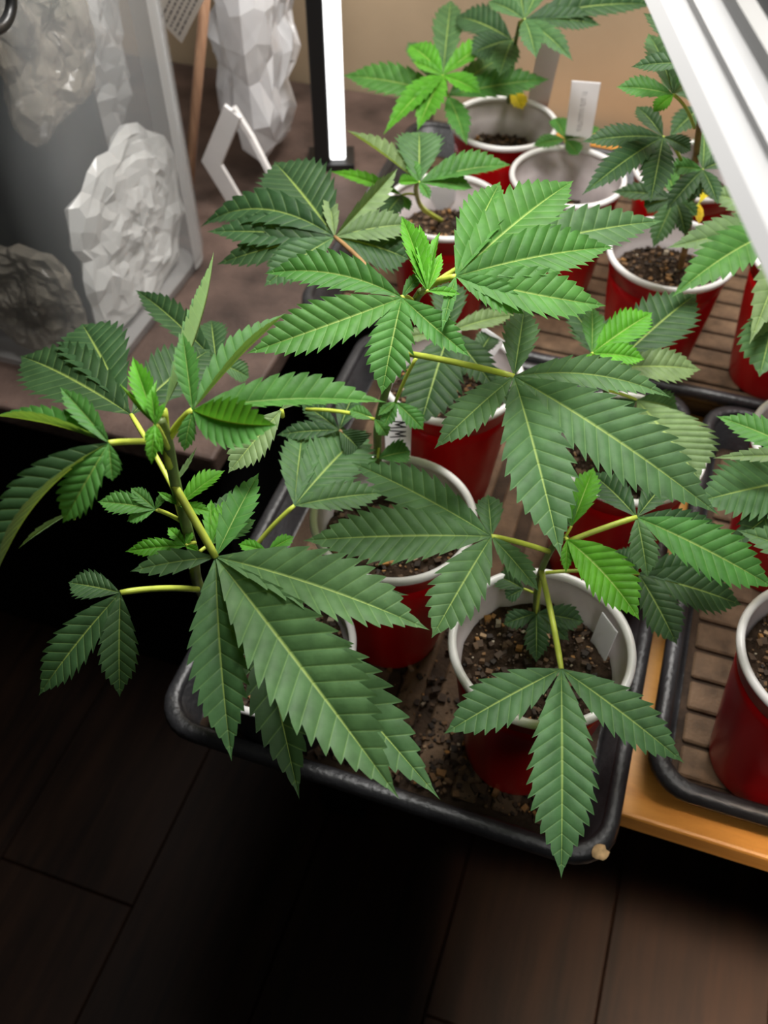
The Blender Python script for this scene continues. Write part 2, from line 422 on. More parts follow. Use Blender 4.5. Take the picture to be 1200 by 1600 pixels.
cup('A', 847, 1003, 'red cup with white rim nearest the front corner of the tray', 'dark soil with orange grit in the nearest red cup', soil=.80)
cup('B', 615, 803, 'white-rimmed red cup under the middle plant, second row of front tray', 'soil in the cup holding the tag marked MM', soil=.82)
cup('C', 705, 580, 'red cup behind the MM tag with its dark red front showing', 'soil in the cup behind the MM tag', soil=.82)
cup('D', 980, 693, 'red cup at the back right of the front tray, rim beside the right tray', 'dark soil in the back right cup of the front tray', soil=.75)
cup('E', 430, 1003, 'cup with wall coloured dark for shade and cream rim under the tall leaning plant', 'grey gravelly soil under the tall leaning plant', rim_z=.092, black=True, soil=.88, scale=.94)
cup('F', 1050, 392, 'bright red cup with brown plant stem, front of the back tray', 'brown soil around the woody stem in the bright red cup', soil=.80)
cup('G', 788, 188, 'red cup under the beige wall with dark soil low inside', 'dark soil in the cup under the beige wall', soil=.72)
cup('H', 888, 272, 'red cup with the tall printed white tag and tiny seedling', 'soil deep inside the cup with the printed tag', soil=.62)
cup('I', 696, 318, 'cup with pinkish inside left of the tagged cup, behind the middle plant', 'soil in the cup behind the middle plant', soil=.75)
cup('K', 1277, 398, 'red cup at the right edge of the picture, back tray', 'dark soil in the cup at the right picture edge', soil=.80)
cup('L', 1080, 262, 'red cup behind the woody stemmed plant, deep in shade', 'soil in the shaded cup behind the woody stemmed plant', soil=.80)
cup('N', 1300, 690, 'red cup at the right edge, back of the right tray', 'soil in the cup at the back of the right tray', soil=.80)
cup('R', 1305, 1026, 'red cup with big white rim at the lower right, right tray', 'gritty dark soil in the lower right cup', soil=.86)

# crumbs strewn on the front tray floor
V, F = [], []; r2 = random.Random(3)
def crumb_pos():
    u = r2.uniform(-.19, .035); v = .222 + abs(r2.gauss(0, .05)); v = min(v, .53); p = W(u, v); return p.x, p.y
add_crumbs(V, F, r2, 1500, crumb_pos, .0005, .0026, .0078)
me = pydata('soil_crumbs', V, F, False)
tag(link('soil_crumbs', me, None, mats=[M['crumb']]), 'spilled soil crumbs along the front of the tray floor', 'soil', kind='stuff')

# ------------------------------------------------------------------ leaves
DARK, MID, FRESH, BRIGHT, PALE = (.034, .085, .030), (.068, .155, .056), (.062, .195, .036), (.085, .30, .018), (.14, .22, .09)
LIME = (.17, .42, .03)
PH = (0.0, .10, .5, .90)
EDGE = (1.0, .76, .87, .98)
def leaflet_mesh(base, tip, width, nh, fold=12, curve=.06, side=0.0, teeth=11, corr=.075, roll=0, twist=0, peak=.42, up_curl=0, slant=.75):
    base, tip, nh = np.array(base), np.array(tip), np.array(nh)
    d = tip-base; Ln = np.linalg.norm(d); T0 = d/Ln
    n0 = nh - T0*(nh@T0); n0 /= np.linalg.norm(n0); b0 = np.cross(T0, n0)
    rr = math.radians(roll); n0 = n0*math.cos(rr)+b0*math.sin(rr); b0 = np.cross(T0, n0)
    ctrl = (base+tip)/2 + n0*curve*2*Ln + b0*side*2*Ln
    s, ph, ed = [], [], []
    s0 = .05
    s += [0.0, s0*.5]; ph += [.5, .5]; ed += [1, 1]
    for k in range(teeth):
        fr = k/teeth
        for p, e in zip(PH, EDGE):
            s.append(s0 + (1-s0)*(fr+p/teeth)); ph.append(p)
            td = min(1, .25+fr*3) * (1 if fr < .85 else .6) * random.uniform(.7, 1.15); ed.append(1-(1-e)*td)
    s.append(1.0); ph.append(0); ed.append(1)
    s = np.array(s); ph = np.array(ph); ed = np.array(ed)
    a, b = peak/(1-peak)*1.5, 1.5
    w = (s+1e-6)**a*(1-s+1e-9)**b; w /= w.max(); w *= width/2; w = np.maximum(w, .0003*(1-s))
    us = np.array([-1, -.72, -.38, -.05, 0, .05, .38, .72, 1.0]); au = np.abs(us)
    E = 1 + (ed[:, None]-1)*(au[None, :]**2)
    dist = au[None, :]*w[:, None]*E
    t = np.clip(s[:, None] + slant*dist/Ln, 0, 1)
    t3 = t[..., None]
    B = base*(1-t3)**2 + ctrl*2*t3*(1-t3) + tip*t3**2
    D = (ctrl-base)*2*(1-t3) + (tip-ctrl)*2*t3; D /= np.linalg.norm(D, axis=-1, keepdims=True)
    n = n0 - D*(D@n0)[..., None]; n /= np.linalg.norm(n, axis=-1, keepdims=True)
    bb = np.cross(D, n)
    if twist:
        tw = np.radians(twist)*t3; n, bb = n*np.cos(tw)+bb*np.sin(tw), bb*np.cos(tw)-n*np.sin(tw)
    f = math.radians(fold)
    sg = np.sign(us)[None, :, None]
    phs = np.sin(np.pi*ph)[:, None]
    cr = corr*w[:, None]*phs*(au*(1.25-au)*2.2)[None, :]
    lift = dist*math.sin(f) + cr + up_curl*w[:, None]*(au**2)[None, :] - .0005*(au == 0)[None, :]*np.minimum(1, w/.004)[:, None]
    P = B + bb*sg*(dist*math.cos(f))[..., None] + n*lift[..., None]
    R, C = P.shape[:2]
    me = bpy.data.meshes.new('leaflet')
    i, j = np.meshgrid(np.arange(R-1), np.arange(C-1), indexing='ij')
    q = (i*C+j).ravel()
    quads = np.stack([q, q+1, q+C+1, q+C], 1)
    me.vertices.add(R*C); me.vertices.foreach_set('co', P.reshape(-1).astype(np.float32))
    me.loops.add(quads.size); me.loops.foreach_set('vertex_index', quads.ravel().astype(np.int32))
    me.polygons.add(len(quads)); me.polygons.foreach_set('loop_start', np.arange(0, quads.size, 4, dtype=np.int32))
    me.polygons.foreach_set('use_smooth', np.ones(len(quads), bool))
    me.update()
    rib = np.broadcast_to((au == 0)[None, :], (R, C)).astype(np.float32)
    vein = ((ph == 0)[:, None] & (au < .99)[None, :]).astype(np.float32); vein[-1] = 0
    for nm, arr in (('rib', rib), ('vein', vein)):
        at_ = me.attributes.new(nm, 'FLOAT', 'POINT'); at_.data.foreach_set('value', np.ascontiguousarray(arr).ravel())
    me.materials.append(M['leaf'])
    return me
def plant(label, base, group='cannabis seedlings'):
    e = empty('cannabis_plant', base); tag(e, label, 'plant', group); return e
def stem(pl, pts, r0, r1, m='stem', name='stem'):
    P = smooth_path([at(*p) if not isinstance(p, Vector) else p for p in pts]); n = len(P); b = pl.location
    return link(name, tube_me(name, [p-b for p in P], [r0+(r1-r0)*i/(n-1) for i in range(n)], 10), pl, mats=[M[m]])
def leaf(pl, c, frm, leaflets, col=MID, pr=.0011, up=.55, bend=.1, pm='petiole', teeth=11, corr=.075):
    """c: centre (px,py,z); frm: petiole start; leaflets: (tipx, tipy, dz, width_px, {options})"""
    C = at(*c); base = pl.location
    if frm is not None:
        P0 = at(*frm) if not isinstance(frm, Vector) else frm
        L = (C-P0).length
        mid = (P0+C)/2 + Vector((0, 0, L*bend))
        P = bez(P0, mid, C, 9)
    else: P = [C + Vector((0, 0, -.004)), C + Vector((0, 0, -.002)), C]
    lf = link('leaf', tube_me('leaf', [p-C for p in P], [pr*1.1]*(len(P)-1)+[pr*.9], 8), pl, C-base, [M[pm]])
    for spec in leaflets:
        tx, ty, dz, wpx = spec[:4]; o = dict(spec[4]) if len(spec) > 4 else {}
        dz *= .4 if dz > 0 else .65
        z0 = c[2]; bx = o.pop('base', None); cl = o.pop('col', col)
        B = at(*bx) if bx else C
        T = at(tx, ty, z0+dz)
        mid = (B+T)/2; w = wpx*depth(mid)/F_PX
        tc = (EYE-mid).normalized()
        nh = (Vector((0, 0, 1))*o.pop('up', up) + tc*(1-up)).normalized()
        o.setdefault('teeth', teeth); o.setdefault('corr', corr)
        me = leaflet_mesh(B-C, T-C, w*1.06, nh, **o)
        ob = link('leaflet', me, lf)
        j = random.uniform(.9, 1.1); ob.color = (cl[0]*j*random.uniform(.93, 1.07), cl[1]*j, cl[2]*j, 1)
    return lf

# ================= tall leaning plant (cup E)
bE, zE = CUPS['E']
p1 = plant('tall cannabis plant leaning out at the left over the dark floor', Vector((bE.x-.012, bE.y+.0, zE)))
stem(p1, [p1.location.copy(), (318, 930, .17), (300, 855, .225), (275, 760, .27), (262, 690, .298), (250, 655, .31)], .0028, .0018)
# big front fan leaf
leaf(p1, (337, 870, .245), (272, 758, .272), [
    (625, 1250, -.035, 158, dict(fold=24, curve=.03, teeth=15)),
    (362, 1190, -.045, 98, dict(fold=14, curve=.05, teeth=13, roll=14)),
    (672, 985, -.02, 122, dict(fold=20, curve=.05, teeth=13, roll=-12)),
    (203, 893, -.005, 44, dict(fold=12, curve=.06, teeth=6)),
    (405, 738, .012, 52, dict(fold=14, curve=.05, teeth=8, col=FRESH)),
], MID, .0015, bend=.02)
# lower fan leaf half hidden beneath it
leaf(p1, (395, 925, .205), (318, 925, .175), [
    (688, 1250, -.03, 118, dict(fold=10, curve=.05, teeth=14)),
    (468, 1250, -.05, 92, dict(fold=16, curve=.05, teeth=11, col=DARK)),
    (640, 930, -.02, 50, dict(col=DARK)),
], MID, .0013)
# right upper leaf
leaf(p1, (301, 641, .315), (262, 688, .298), [
    (606, 629, -.01, 86, dict(fold=26, curve=.05, teeth=13, roll=-22, corr=.11)),
    (448, 488, .02, 64, dict(fold=44, curve=.03, teeth=11, roll=-38, corr=.11)),
    (285, 518, .03, 42, dict(fold=22, curve=.03, teeth=9, corr=.11)),
    (434, 664, .022, 96, dict(fold=36, curve=.05, side=.05, teeth=11, roll=30, corr=.13)),
    (288, 706, -.015, 30, dict(fold=16, curve=.08, teeth=6)),
], FRESH, .0013)
# long edge-on leaf rising behind the stem
leaf(p1, (256, 640, .312), (264, 730, .285), [
    (334, 392, .03, 46, dict(fold=74, curve=-.03, teeth=12, roll=-66, col=FRESH, side=.03, corr=.04)),
], PALE, .0014)
# left upper leaf
leaf(p1, (170, 692, .318), (238, 690, .302), [
    (-12, 650, -.005, 52, dict(fold=52, curve=.05, teeth=10, roll=38, corr=.11)),
    (93, 604, .015, 40, dict(fold=20, curve=.04, teeth=8, corr=.11)),
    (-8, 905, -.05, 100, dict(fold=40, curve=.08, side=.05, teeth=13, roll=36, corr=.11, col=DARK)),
    (98, 818, -.03, 66, dict(fold=14, curve=.10, side=-.03, teeth=9, corr=.14)),
    (176, 752, -.012, 36, dict(fold=18, curve=.06, teeth=6)),
    (146, 665, .006, 18, dict(fold=20, teeth=5)),
], FRESH, .0010, bend=.03)
# narrow curled leaflet tip below the left leaf
leaf(p1, (112, 800, .285), None, [(28, 858, -.012, 15, dict(fold=50, curve=.08, teeth=6, col=PALE))], PALE, .0004)
# growing tip
leaf(p1, (243, 664, .322), (262, 700, .30), [
    (207, 556, .012, 46, dict(fold=34, curve=-.02, teeth=9, corr=.13)),
    (236, 608, .014, 24, dict(fold=30, teeth=7)),
    (186, 598, .006, 20, dict(fold=50, curve=-.03, teeth=8, roll=50, col=LIME)),
    (246, 592, .015, 20, dict(fold=40, teeth=8, roll=-30)),
    (258, 628, .01, 14, dict(fold=30, teeth=5)),
    (237, 726, -.012, 24, dict(fold=30, curve=.12, teeth=6)),
    (254, 712, -.008, 14, dict(fold=20, teeth=5, curve=.1)),
    (226, 690, -.004, 12, dict(fold=20, teeth=4)),
], BRIGHT, .0009, corr=.13)
# petiole stub and side shoots
leaf(p1, (243, 796, .26), (284, 815, .245), [
    (152, 784, .0, 42, dict(teeth=9)), (204, 762, .008, 26, dict(teeth=7)), (198, 815, -.004, 24, dict(teeth=6)), (258, 770, .01, 14, dict(teeth=5))], FRESH, .0008, corr=.11)
leaf(p1, (290, 853, .238), (305, 848, .235), [
    (195, 862, .0, 32, dict(teeth=9)), (262, 824, .006, 20, dict(teeth=5)), (310, 862, 0, 16, dict(teeth=5)), (300, 830, .004, 14, dict(teeth=5))], BRIGHT, .0008, corr=.11)
leaf(p1, (280, 790, .262), (274, 765, .268), [
    (352, 735, .01, 40, dict(fold=25, teeth=9, roll=-15)), (330, 800, -.004, 22, dict(teeth=6)), (246, 768, .008, 12, dict(teeth=5))], BRIGHT, .0007, corr=.13)
leaf(p1, (272, 755, .272), (266, 720, .283), [(308, 697, .014, 12, dict(fold=40, curve=-.12, teeth=5, col=PALE))], PALE, .0006)
leaf(p1, (330, 850, .225), (312, 862, .225), [
    (372, 782, .004, 46, dict(teeth=8)), (400, 812, .0, 36, dict(teeth=7, col=FRESH)), (330, 780, .008, 26, dict(teeth=6)), (362, 765, -.01, 32, dict(teeth=6, col=DARK))], BRIGHT, .0007, corr=.13)
leaf(p1, (418, 862, .19), (340, 900, .18), [(460, 838, 0, 24, dict(teeth=6)), (372, 850, .003, 24, dict(teeth=6))], BRIGHT, .0006)
# lower left leaf on a long yellow petiole
leaf(p1, (188, 926, .215), (310, 921, .195), [
    (106, 910, -.004, 52, dict(fold=10, curve=.04, teeth=9)),
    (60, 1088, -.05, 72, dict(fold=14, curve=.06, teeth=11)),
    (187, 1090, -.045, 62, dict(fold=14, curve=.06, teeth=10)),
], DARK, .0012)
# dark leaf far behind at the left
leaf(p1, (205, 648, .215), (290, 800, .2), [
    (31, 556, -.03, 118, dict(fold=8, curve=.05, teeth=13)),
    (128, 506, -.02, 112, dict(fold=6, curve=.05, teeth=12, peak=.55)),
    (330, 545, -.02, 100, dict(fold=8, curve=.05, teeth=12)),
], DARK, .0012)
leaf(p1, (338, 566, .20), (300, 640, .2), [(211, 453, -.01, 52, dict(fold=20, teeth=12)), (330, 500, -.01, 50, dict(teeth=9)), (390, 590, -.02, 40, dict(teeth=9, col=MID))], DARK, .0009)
# grey-green leaflet hanging under the right upper leaf
leaf(p1, (440, 640, .27), None, [(356, 740, -.015, 62, dict(fold=12, teeth=10, curve=.03)), (500, 600, -.01, 40, dict(teeth=8))], PALE, .0009)

# ================= middle plant (cup B)
bB, zB = CUPS['B']
p2 = plant('middle cannabis plant with the largest crown, behind the MM tag', Vector((at(592, 770, zB).x, at(592, 770, zB).y, zB)))
stem(p2, [p2.location.copy(), (590, 700, .145), (592, 655, .172), (612, 580, .215), (632, 520, .25), (645, 478, .272), (658, 455, .285)], .0025, .0017)
leaf(p2, (628, 465, .292), (648, 476, .273), [
    (383, 553, -.012, 90, dict(fold=14, curve=.05, side=-.03, teeth=13, corr=.11)),
    (412, 428, .0, 72, dict(fold=16, curve=.06, side=.06, teeth=12, corr=.11)),
    (596, 618, -.03, 76, dict(fold=16, curve=.07, teeth=10, corr=.11)),
    (735, 558, -.018, 54, dict(fold=16, curve=.05, side=.03, teeth=10, corr=.11)),
    (660, 425, .008, 22, dict(teeth=6)),
], FRESH, .0012, corr=.11)
leaf(p2, (712, 432, .296), (662, 452, .285), [
    (782, 283, -.005, 76, dict(fold=22, curve=.03, teeth=11, corr=.11)),
    (897, 282, -.008, 104, dict(fold=16, curve=.04, teeth=13, corr=.08)),
    (960, 386, -.008, 92, dict(fold=16, curve=.05, teeth=13, corr=.11)),
    (948, 478, -.02, 86, dict(fold=12, curve=.06, side=.05, teeth=12, corr=.08)),
    (820, 492, -.015, 56, dict(fold=16, curve=.06, teeth=9, corr=.13)),
    (690, 520, -.008, 20, dict(teeth=5)),
], FRESH, .0013, corr=.075)
leaf(p2, (760, 400, .262), (655, 462, .270), [
    (1038, 345, -.015, 88, dict(fold=8, curve=.04, teeth=13)),
    (860, 300, -.01, 60, dict(fold=10, teeth=10)),
], MID, .0011)
# growing tip of the middle plant
leaf(p2, (668, 455, .298), (658, 458, .285), [
    (627, 337, .015, 40, dict(fold=34, teeth=10, corr=.13)), (634, 378, .012, 24, dict(fold=40, teeth=8, roll=30)),
    (688, 362, .015, 26, dict(fold=36, teeth=8, roll=-25)), (655, 350, .014, 26, dict(fold=30, teeth=9)),
    (720, 460, -.004, 18, dict(teeth=5)), (690, 395, .012, 22, dict(teeth=7)), (644, 400, .01, 20, dict(teeth=7))], BRIGHT, .0008, corr=.13)
leaf(p2, (803, 588, .243), (640, 553, .232), [
    (820, 478, .0, 58, dict(fold=10, curve=.04, teeth=9)),
    (1050, 622, -.012, 62, dict(fold=16, curve=.05, side=-.06, teeth=13)),
    (1125, 806, -.03, 124, dict(fold=10, curve=.05, teeth=16)),
    (877, 874, -.035, 108, dict(fold=8, curve=.05, teeth=12)),
    (678, 702, -.02, 62, dict(fold=10, curve=.05, teeth=10)),
], MID, .0014, bend=.03)
leaf(p2, (523, 370, .232), (640, 500, .225), [
    (428, 252, .0, 120, dict(fold=10, curve=.03, teeth=12)),
    (312, 356, -.03, 66, dict(fold=12, curve=.12, side=.08, teeth=11)),
    (322, 362, -.012, 60, dict(fold=10, curve=.03, teeth=12)),
    (338, 414, -.03, 60, dict(fold=10, teeth=10)),
    (412, 448, -.02, 66, dict(fold=10, teeth=10, col=MID)),
    (622, 262, .01, 46, dict(fold=40, curve=.02, teeth=9, col=PALE, roll=40)),
    (650, 350, .0, 56, dict(fold=10, teeth=10, col=PALE)),
    (640, 405, -.02, 86, dict(fold=10, teeth=9)),
    (512, 300, .012, 26, dict(teeth=6, col=PALE)),
], DARK, .0012, pm='stem_brown')
leaf(p2, (460, 790, .16), (398, 855, .135), [
    (474, 666, -.002, 62, dict(fold=6, teeth=10)),
    (572, 672, -.012, 106, dict(fold=6, teeth=12)),
    (606, 770, -.01, 52, dict(fold=8, teeth=10)),
], MID, .0011)
leaf(p2, (530, 672, .165), (572, 706, .152), [
    (432, 680, -.006, 34, dict(teeth=8)), (470, 630, .0, 34, dict(teeth=8)), (556, 608, .0, 40, dict(teeth=8)), (560, 700, -.01, 60, dict(teeth=8))], DARK, .0009, pm='stem_brown')
leaf(p2, (618, 628, .19), (650, 560, .222), [
    (662, 672, -.012, 34, dict(teeth=7)), (600, 668, -.008, 26, dict(teeth=6)), (590, 650, 0, 16, dict(teeth=5))], FRESH, .0009)
leaf(p2, (585, 655, .178), (478, 640, .17), [(606, 682, -.006, 24, dict(teeth=6)), (545, 640, .004, 26, dict(teeth=6))], FRESH, .0010)
leaf(p2, (590, 716, .142), (592, 700, .148), [(642, 705, .0, 44, dict(teeth=7)), (560, 730, .0, 18, dict(teeth=5))], FRESH, .0007)

# ================= front right plant (cup A)
bA, zA = CUPS['A']
p3 = plant('cannabis plant in the nearest red cup with a three-fingered drooping leaf', Vector((at(838, 962, zA).x, at(838, 962, zA).y, zA)))
stem(p3, [p3.location.copy(), (840, 915, .13), (850, 880, .152), (868, 850, .172), (886, 838, .18)], .002, .0014)
leaf(p3, (877, 1045, .150), (846, 893, .146), [
    (693, 1147, -.02, 84, dict(fold=10, curve=.06, teeth=10)),
    (877, 1374, -.045, 106, dict(fold=8, curve=.05, teeth=14)),
    (1070, 1193, -.025, 80, dict(fold=10, curve=.05, teeth=11)),
], MID, .0014, bend=.06)
leaf(p3, (768, 838, .190), (858, 862, .168), [
    (548, 722, -.005, 76, dict(fold=12, curve=.05, teeth=12)),
    (472, 845, -.012, 98, dict(fold=8, curve=.04, teeth=14)),
    (674, 998, -.025, 88, dict(fold=10, curve=.06, teeth=9)),
    (842, 924, -.015, 42, dict(fold=12, curve=.05, teeth=8)),
    (762, 772, .002, 44, dict(fold=8, teeth=6)),
], MID, .0012, bend=.05)
leaf(p3, (995, 808, .185), (888, 846, .178), [
    (1012, 903, -.015, 48, dict(fold=10, curve=.06, teeth=8)),
    (1212, 920, -.02, 92, dict(fold=10, curve=.05, teeth=12, col=FRESH)),
    (922, 738, -.01, 56, dict(fold=8, teeth=9, col=DARK)),
    (1138, 835, -.02, 46, dict(fold=14, teeth=10, col=DARK)),
    (1046, 748, -.01, 44, dict(fold=8, teeth=8, col=DARK)),
], MID, .0013, bend=.04)
leaf(p3, (886, 843, .188), (882, 842, .18), [
    (1000, 970, -.018, 84, dict(fold=16, curve=.05, side=-.03, teeth=11, corr=.13, peak=.36)),
    (990, 886, -.016, 32, dict(fold=50, curve=.08, teeth=9, roll=40, col=LIME)),
    (884, 895, -.012, 20, dict(teeth=6)),
], BRIGHT, .0009, corr=.13)
leaf(p3, (893, 822, .186), (884, 838, .18), [
    (928, 730, .006, 48, dict(fold=18, curve=.03, teeth=9, corr=.13)), (822, 770, -.006, 30, dict(teeth=8, col=FRESH)),
    (880, 760, .0, 34, dict(teeth=8, col=FRESH)), (850, 812, -.006, 26, dict(teeth=6, col=DARK))], BRIGHT, .0007, corr=.13)
leaf(p3, (998, 897, .135), (852, 895, .140), [
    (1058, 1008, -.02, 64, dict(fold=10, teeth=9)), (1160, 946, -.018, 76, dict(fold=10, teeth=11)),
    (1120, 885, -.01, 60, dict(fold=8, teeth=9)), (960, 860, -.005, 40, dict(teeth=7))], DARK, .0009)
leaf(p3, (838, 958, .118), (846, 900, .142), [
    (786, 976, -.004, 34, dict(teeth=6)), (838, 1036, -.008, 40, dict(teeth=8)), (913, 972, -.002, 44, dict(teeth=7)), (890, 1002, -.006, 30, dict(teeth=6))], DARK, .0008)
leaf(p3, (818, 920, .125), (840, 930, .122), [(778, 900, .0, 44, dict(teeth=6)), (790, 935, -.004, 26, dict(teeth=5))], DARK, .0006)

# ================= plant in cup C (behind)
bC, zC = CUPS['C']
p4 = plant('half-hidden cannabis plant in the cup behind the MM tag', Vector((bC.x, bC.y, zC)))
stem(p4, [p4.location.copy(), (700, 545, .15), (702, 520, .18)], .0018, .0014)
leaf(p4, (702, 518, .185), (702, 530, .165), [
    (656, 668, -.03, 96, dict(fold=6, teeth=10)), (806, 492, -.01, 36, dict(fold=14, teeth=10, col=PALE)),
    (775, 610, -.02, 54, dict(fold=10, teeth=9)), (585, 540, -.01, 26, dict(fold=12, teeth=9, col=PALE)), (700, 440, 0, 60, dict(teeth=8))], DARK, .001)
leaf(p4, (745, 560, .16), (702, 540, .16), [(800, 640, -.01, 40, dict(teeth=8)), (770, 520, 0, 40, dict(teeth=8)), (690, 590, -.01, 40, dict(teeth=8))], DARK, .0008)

# ================= plant in cup D
bD, zD = CUPS['D']
p5 = plant('cannabis plant in the back right cup of the front tray, bright young tip', Vector((at(960, 690, zD).x, at(960, 690, zD).y, zD)))
stem(p5, [p5.location.copy(), (950, 630, .15), (938, 575, .19), (930, 548, .205)], .002, .0014)
leaf(p5, (925, 552, .21), (935, 565, .196), [
    (1020, 488, .006, 62, dict(fold=14, curve=.04, teeth=11, corr=.11)), (1008, 562, -.004, 40, dict(fold=20, teeth=9, corr=.11)),
    (925, 478, .008, 36, dict(teeth=8, col=FRESH)), (885, 600, -.01, 30, dict(teeth=7))], BRIGHT, .0009, corr=.11)
leaf(p5, (955, 575, .185), (940, 580, .186), [
    (1090, 458, .0, 96, dict(fold=6, curve=.05, teeth=12, col=DARK)), (1096, 578, -.012, 62, dict(fold=8, teeth=11, col=PALE)),
    (902, 490, -.004, 66, dict(fold=10, teeth=9)), (870, 458, -.008, 44, dict(fold=10, teeth=9, col=DARK))], MID, .0009)
leaf(p5, (995, 625, .165), (945, 610, .165), [
    (1094, 752, -.015, 118, dict(fold=6, curve=.05, teeth=13, col=PALE)), (900, 700, -.02, 50, dict(teeth=9, col=DARK)), (1060, 640, -.01, 50, dict(teeth=9)), (930, 660, -.01, 44, dict(teeth=8, col=DARK))], MID, .0009)

# ================= plant in cup I
bI, zI = CUPS['I']
p6 = plant('cannabis plant behind the middle one with pale upturned leaves', Vector((at(690, 345, zI).x, at(690, 345, zI).y, zI)))
stem(p6, [p6.location.copy(), (660, 325, .14), (650, 300, .18), (652, 285, .2)], .002, .0014, 'petiole')
leaf(p6, (655, 285, .21), (651, 290, .195), [
    (541, 203, .01, 46, dict(fold=34, curve=.02, teeth=10, col=PALE, roll=30)),
    (655, 205, .008, 80, dict(fold=12, teeth=9, col=MID)),
    (800, 258, -.004, 62, dict(fold=22, curve=.05, teeth=11, roll=-14)),
    (740, 295, -.008, 42, dict(fold=20, teeth=9, roll=-10)),
    (622, 285, .0, 24, dict(fold=30, teeth=8, col=BRIGHT)), (672, 312, -.006, 18, dict(teeth=5)), (640, 250, .01, 24, dict(teeth=7))], FRESH, .0009, corr=.11)
leaf(p6, (628, 305, .185), (650, 305, .175), [(515, 268, .0, 26, dict(fold=20, teeth=9, col=BRIGHT)), (600, 340, -.006, 40, dict(teeth=7, col=DARK)), (640, 330, -.006, 18, dict(teeth=5))], FRESH, .0008)

# ================= light green plant left of cup G
bG, zG = CUPS['G']
p7 = plant('light green cannabis seedling in front of the beige wall', Vector((at(748, 190, zG).x, at(748, 190, zG).y, zG)))
stem(p7, [p7.location.copy(), (715, 175, .13), (700, 150, .155), (694, 122, .175)], .0016, .0012, 'petiole')
leaf(p7, (692, 118, .185), (694, 125, .172), [
    (705, 0, .014, 50, dict(fold=12, teeth=9, col=MID)), (772, 64, .008, 40, dict(fold=20, teeth=8)), (640, 70, .01, 46, dict(fold=14, teeth=8)),
    (598, 212, -.016, 40, dict(fold=24, curve=.08, teeth=10)), (652, 205, -.016, 48, dict(fold=16, curve=.06, teeth=9)),
    (752, 146, -.008, 36, dict(fold=20, teeth=7)), (644, 96, .012, 22, dict(teeth=6)), (716, 95, .01, 16, dict(teeth=5))], BRIGHT, .0008, corr=.11)
leaf(p7, (700, 150, .165), (700, 152, .155), [
    (534, 118, .0, 60, dict(fold=10, curve=.05, teeth=11)), (860, 124, .0, 54, dict(fold=10, curve=.04, teeth=11)), (730, 228, -.015, 38, dict(fold=12, teeth=8)),
    (636, 66, .0, 50, dict(fold=20, teeth=8, col=MID)), (800, 84, .0, 40, dict(fold=14, teeth=8, col=MID))], FRESH, .0008)
# ================= dark plant in cup G
p8 = plant('dark green cannabis plant rising above the red cup under the wall', Vector((at(792, 192, zG).x, at(792, 192, zG).y, zG)))
stem(p8, [p8.location.copy(), (797, 130, .145), (803, 80, .19), (812, 35, .225)], .0022, .0015)
leaf(p8, (820, 30, .24), (812, 40, .222), [
    (1030, 8, -.004, 56, dict(fold=16, teeth=12, col=DARK)), (838, 92, -.014, 38, dict(fold=14, teeth=8)), (896, 96, -.016, 36, dict(fold=14, teeth=9)),
    (858, -40, .012, 40, dict(teeth=8)), (800, -45, .012, 44, dict(teeth=8)), (762, 2, .0, 36, dict(teeth=8)), (940, 40, -.006, 44, dict(teeth=11, col=DARK))], MID, .0009)
leaf(p8, (800, 62, .2), (802, 80, .19), [
    (712, 25, .0, 64, dict(fold=10, teeth=10, col=DARK)), (735, 85, -.01, 50, dict(teeth=9, col=DARK)), (780, 120, -.014, 46, dict(teeth=8)), (960, -12, -.002, 40, dict(teeth=11, col=DARK))], MID, .0009)
leaf(p8, (800, 140, .135), None, [(817, 172, -.012, 28, dict(teeth=5, col=(.55, .45, .01)))], LIME, .0006)

# ================= tiny seedling (cup H)
bH, zH = CUPS['H']
p9 = plant('tiny cannabis seedling in front of the printed white tag', Vector((at(886, 282, zH).x, at(886, 282, zH).y, zH)))
stem(p9, [p9.location.copy(), (886, 250, .11), (884, 220, .135)], .0011, .0008)
leaf(p9, (884, 218, .14), None, [
    (866, 184, .004, 30, dict(fold=14, teeth=6)), (832, 228, -.004, 26, dict(fold=12, teeth=7)), (938, 200, .0, 26, dict(fold=14, teeth=8)), (904, 243, -.008, 28, dict(fold=14, teeth=6)), (895, 205, .006, 14, dict(teeth=4))], FRESH, .0006)

# ================= woody stemmed plant (cup F)
bF, zF = CUPS['F']
p10 = plant('woody stemmed cannabis plant with long dark leaves, right of the wall', Vector((at(1062, 420, zF).x, at(1062, 420, zF).y, zF)))
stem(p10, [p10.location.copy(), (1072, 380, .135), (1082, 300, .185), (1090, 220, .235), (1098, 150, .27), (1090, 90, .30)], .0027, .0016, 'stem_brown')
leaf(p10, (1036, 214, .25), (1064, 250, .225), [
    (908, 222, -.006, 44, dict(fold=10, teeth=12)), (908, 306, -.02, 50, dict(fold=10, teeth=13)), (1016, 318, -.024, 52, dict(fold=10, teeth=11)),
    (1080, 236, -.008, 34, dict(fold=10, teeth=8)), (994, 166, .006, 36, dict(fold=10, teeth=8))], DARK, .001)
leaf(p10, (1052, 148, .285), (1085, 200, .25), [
    (962, 136, .0, 40, dict(teeth=9)), (1012, 52, .01, 46, dict(teeth=9, col=MID)), (1020, 176, -.008, 26, dict(teeth=7, col=BRIGHT)), (1090, 120, 0, 30, dict(teeth=7, col=PALE)), (1060, 90, .01, 24, dict(teeth=7))], FRESH, .0009)
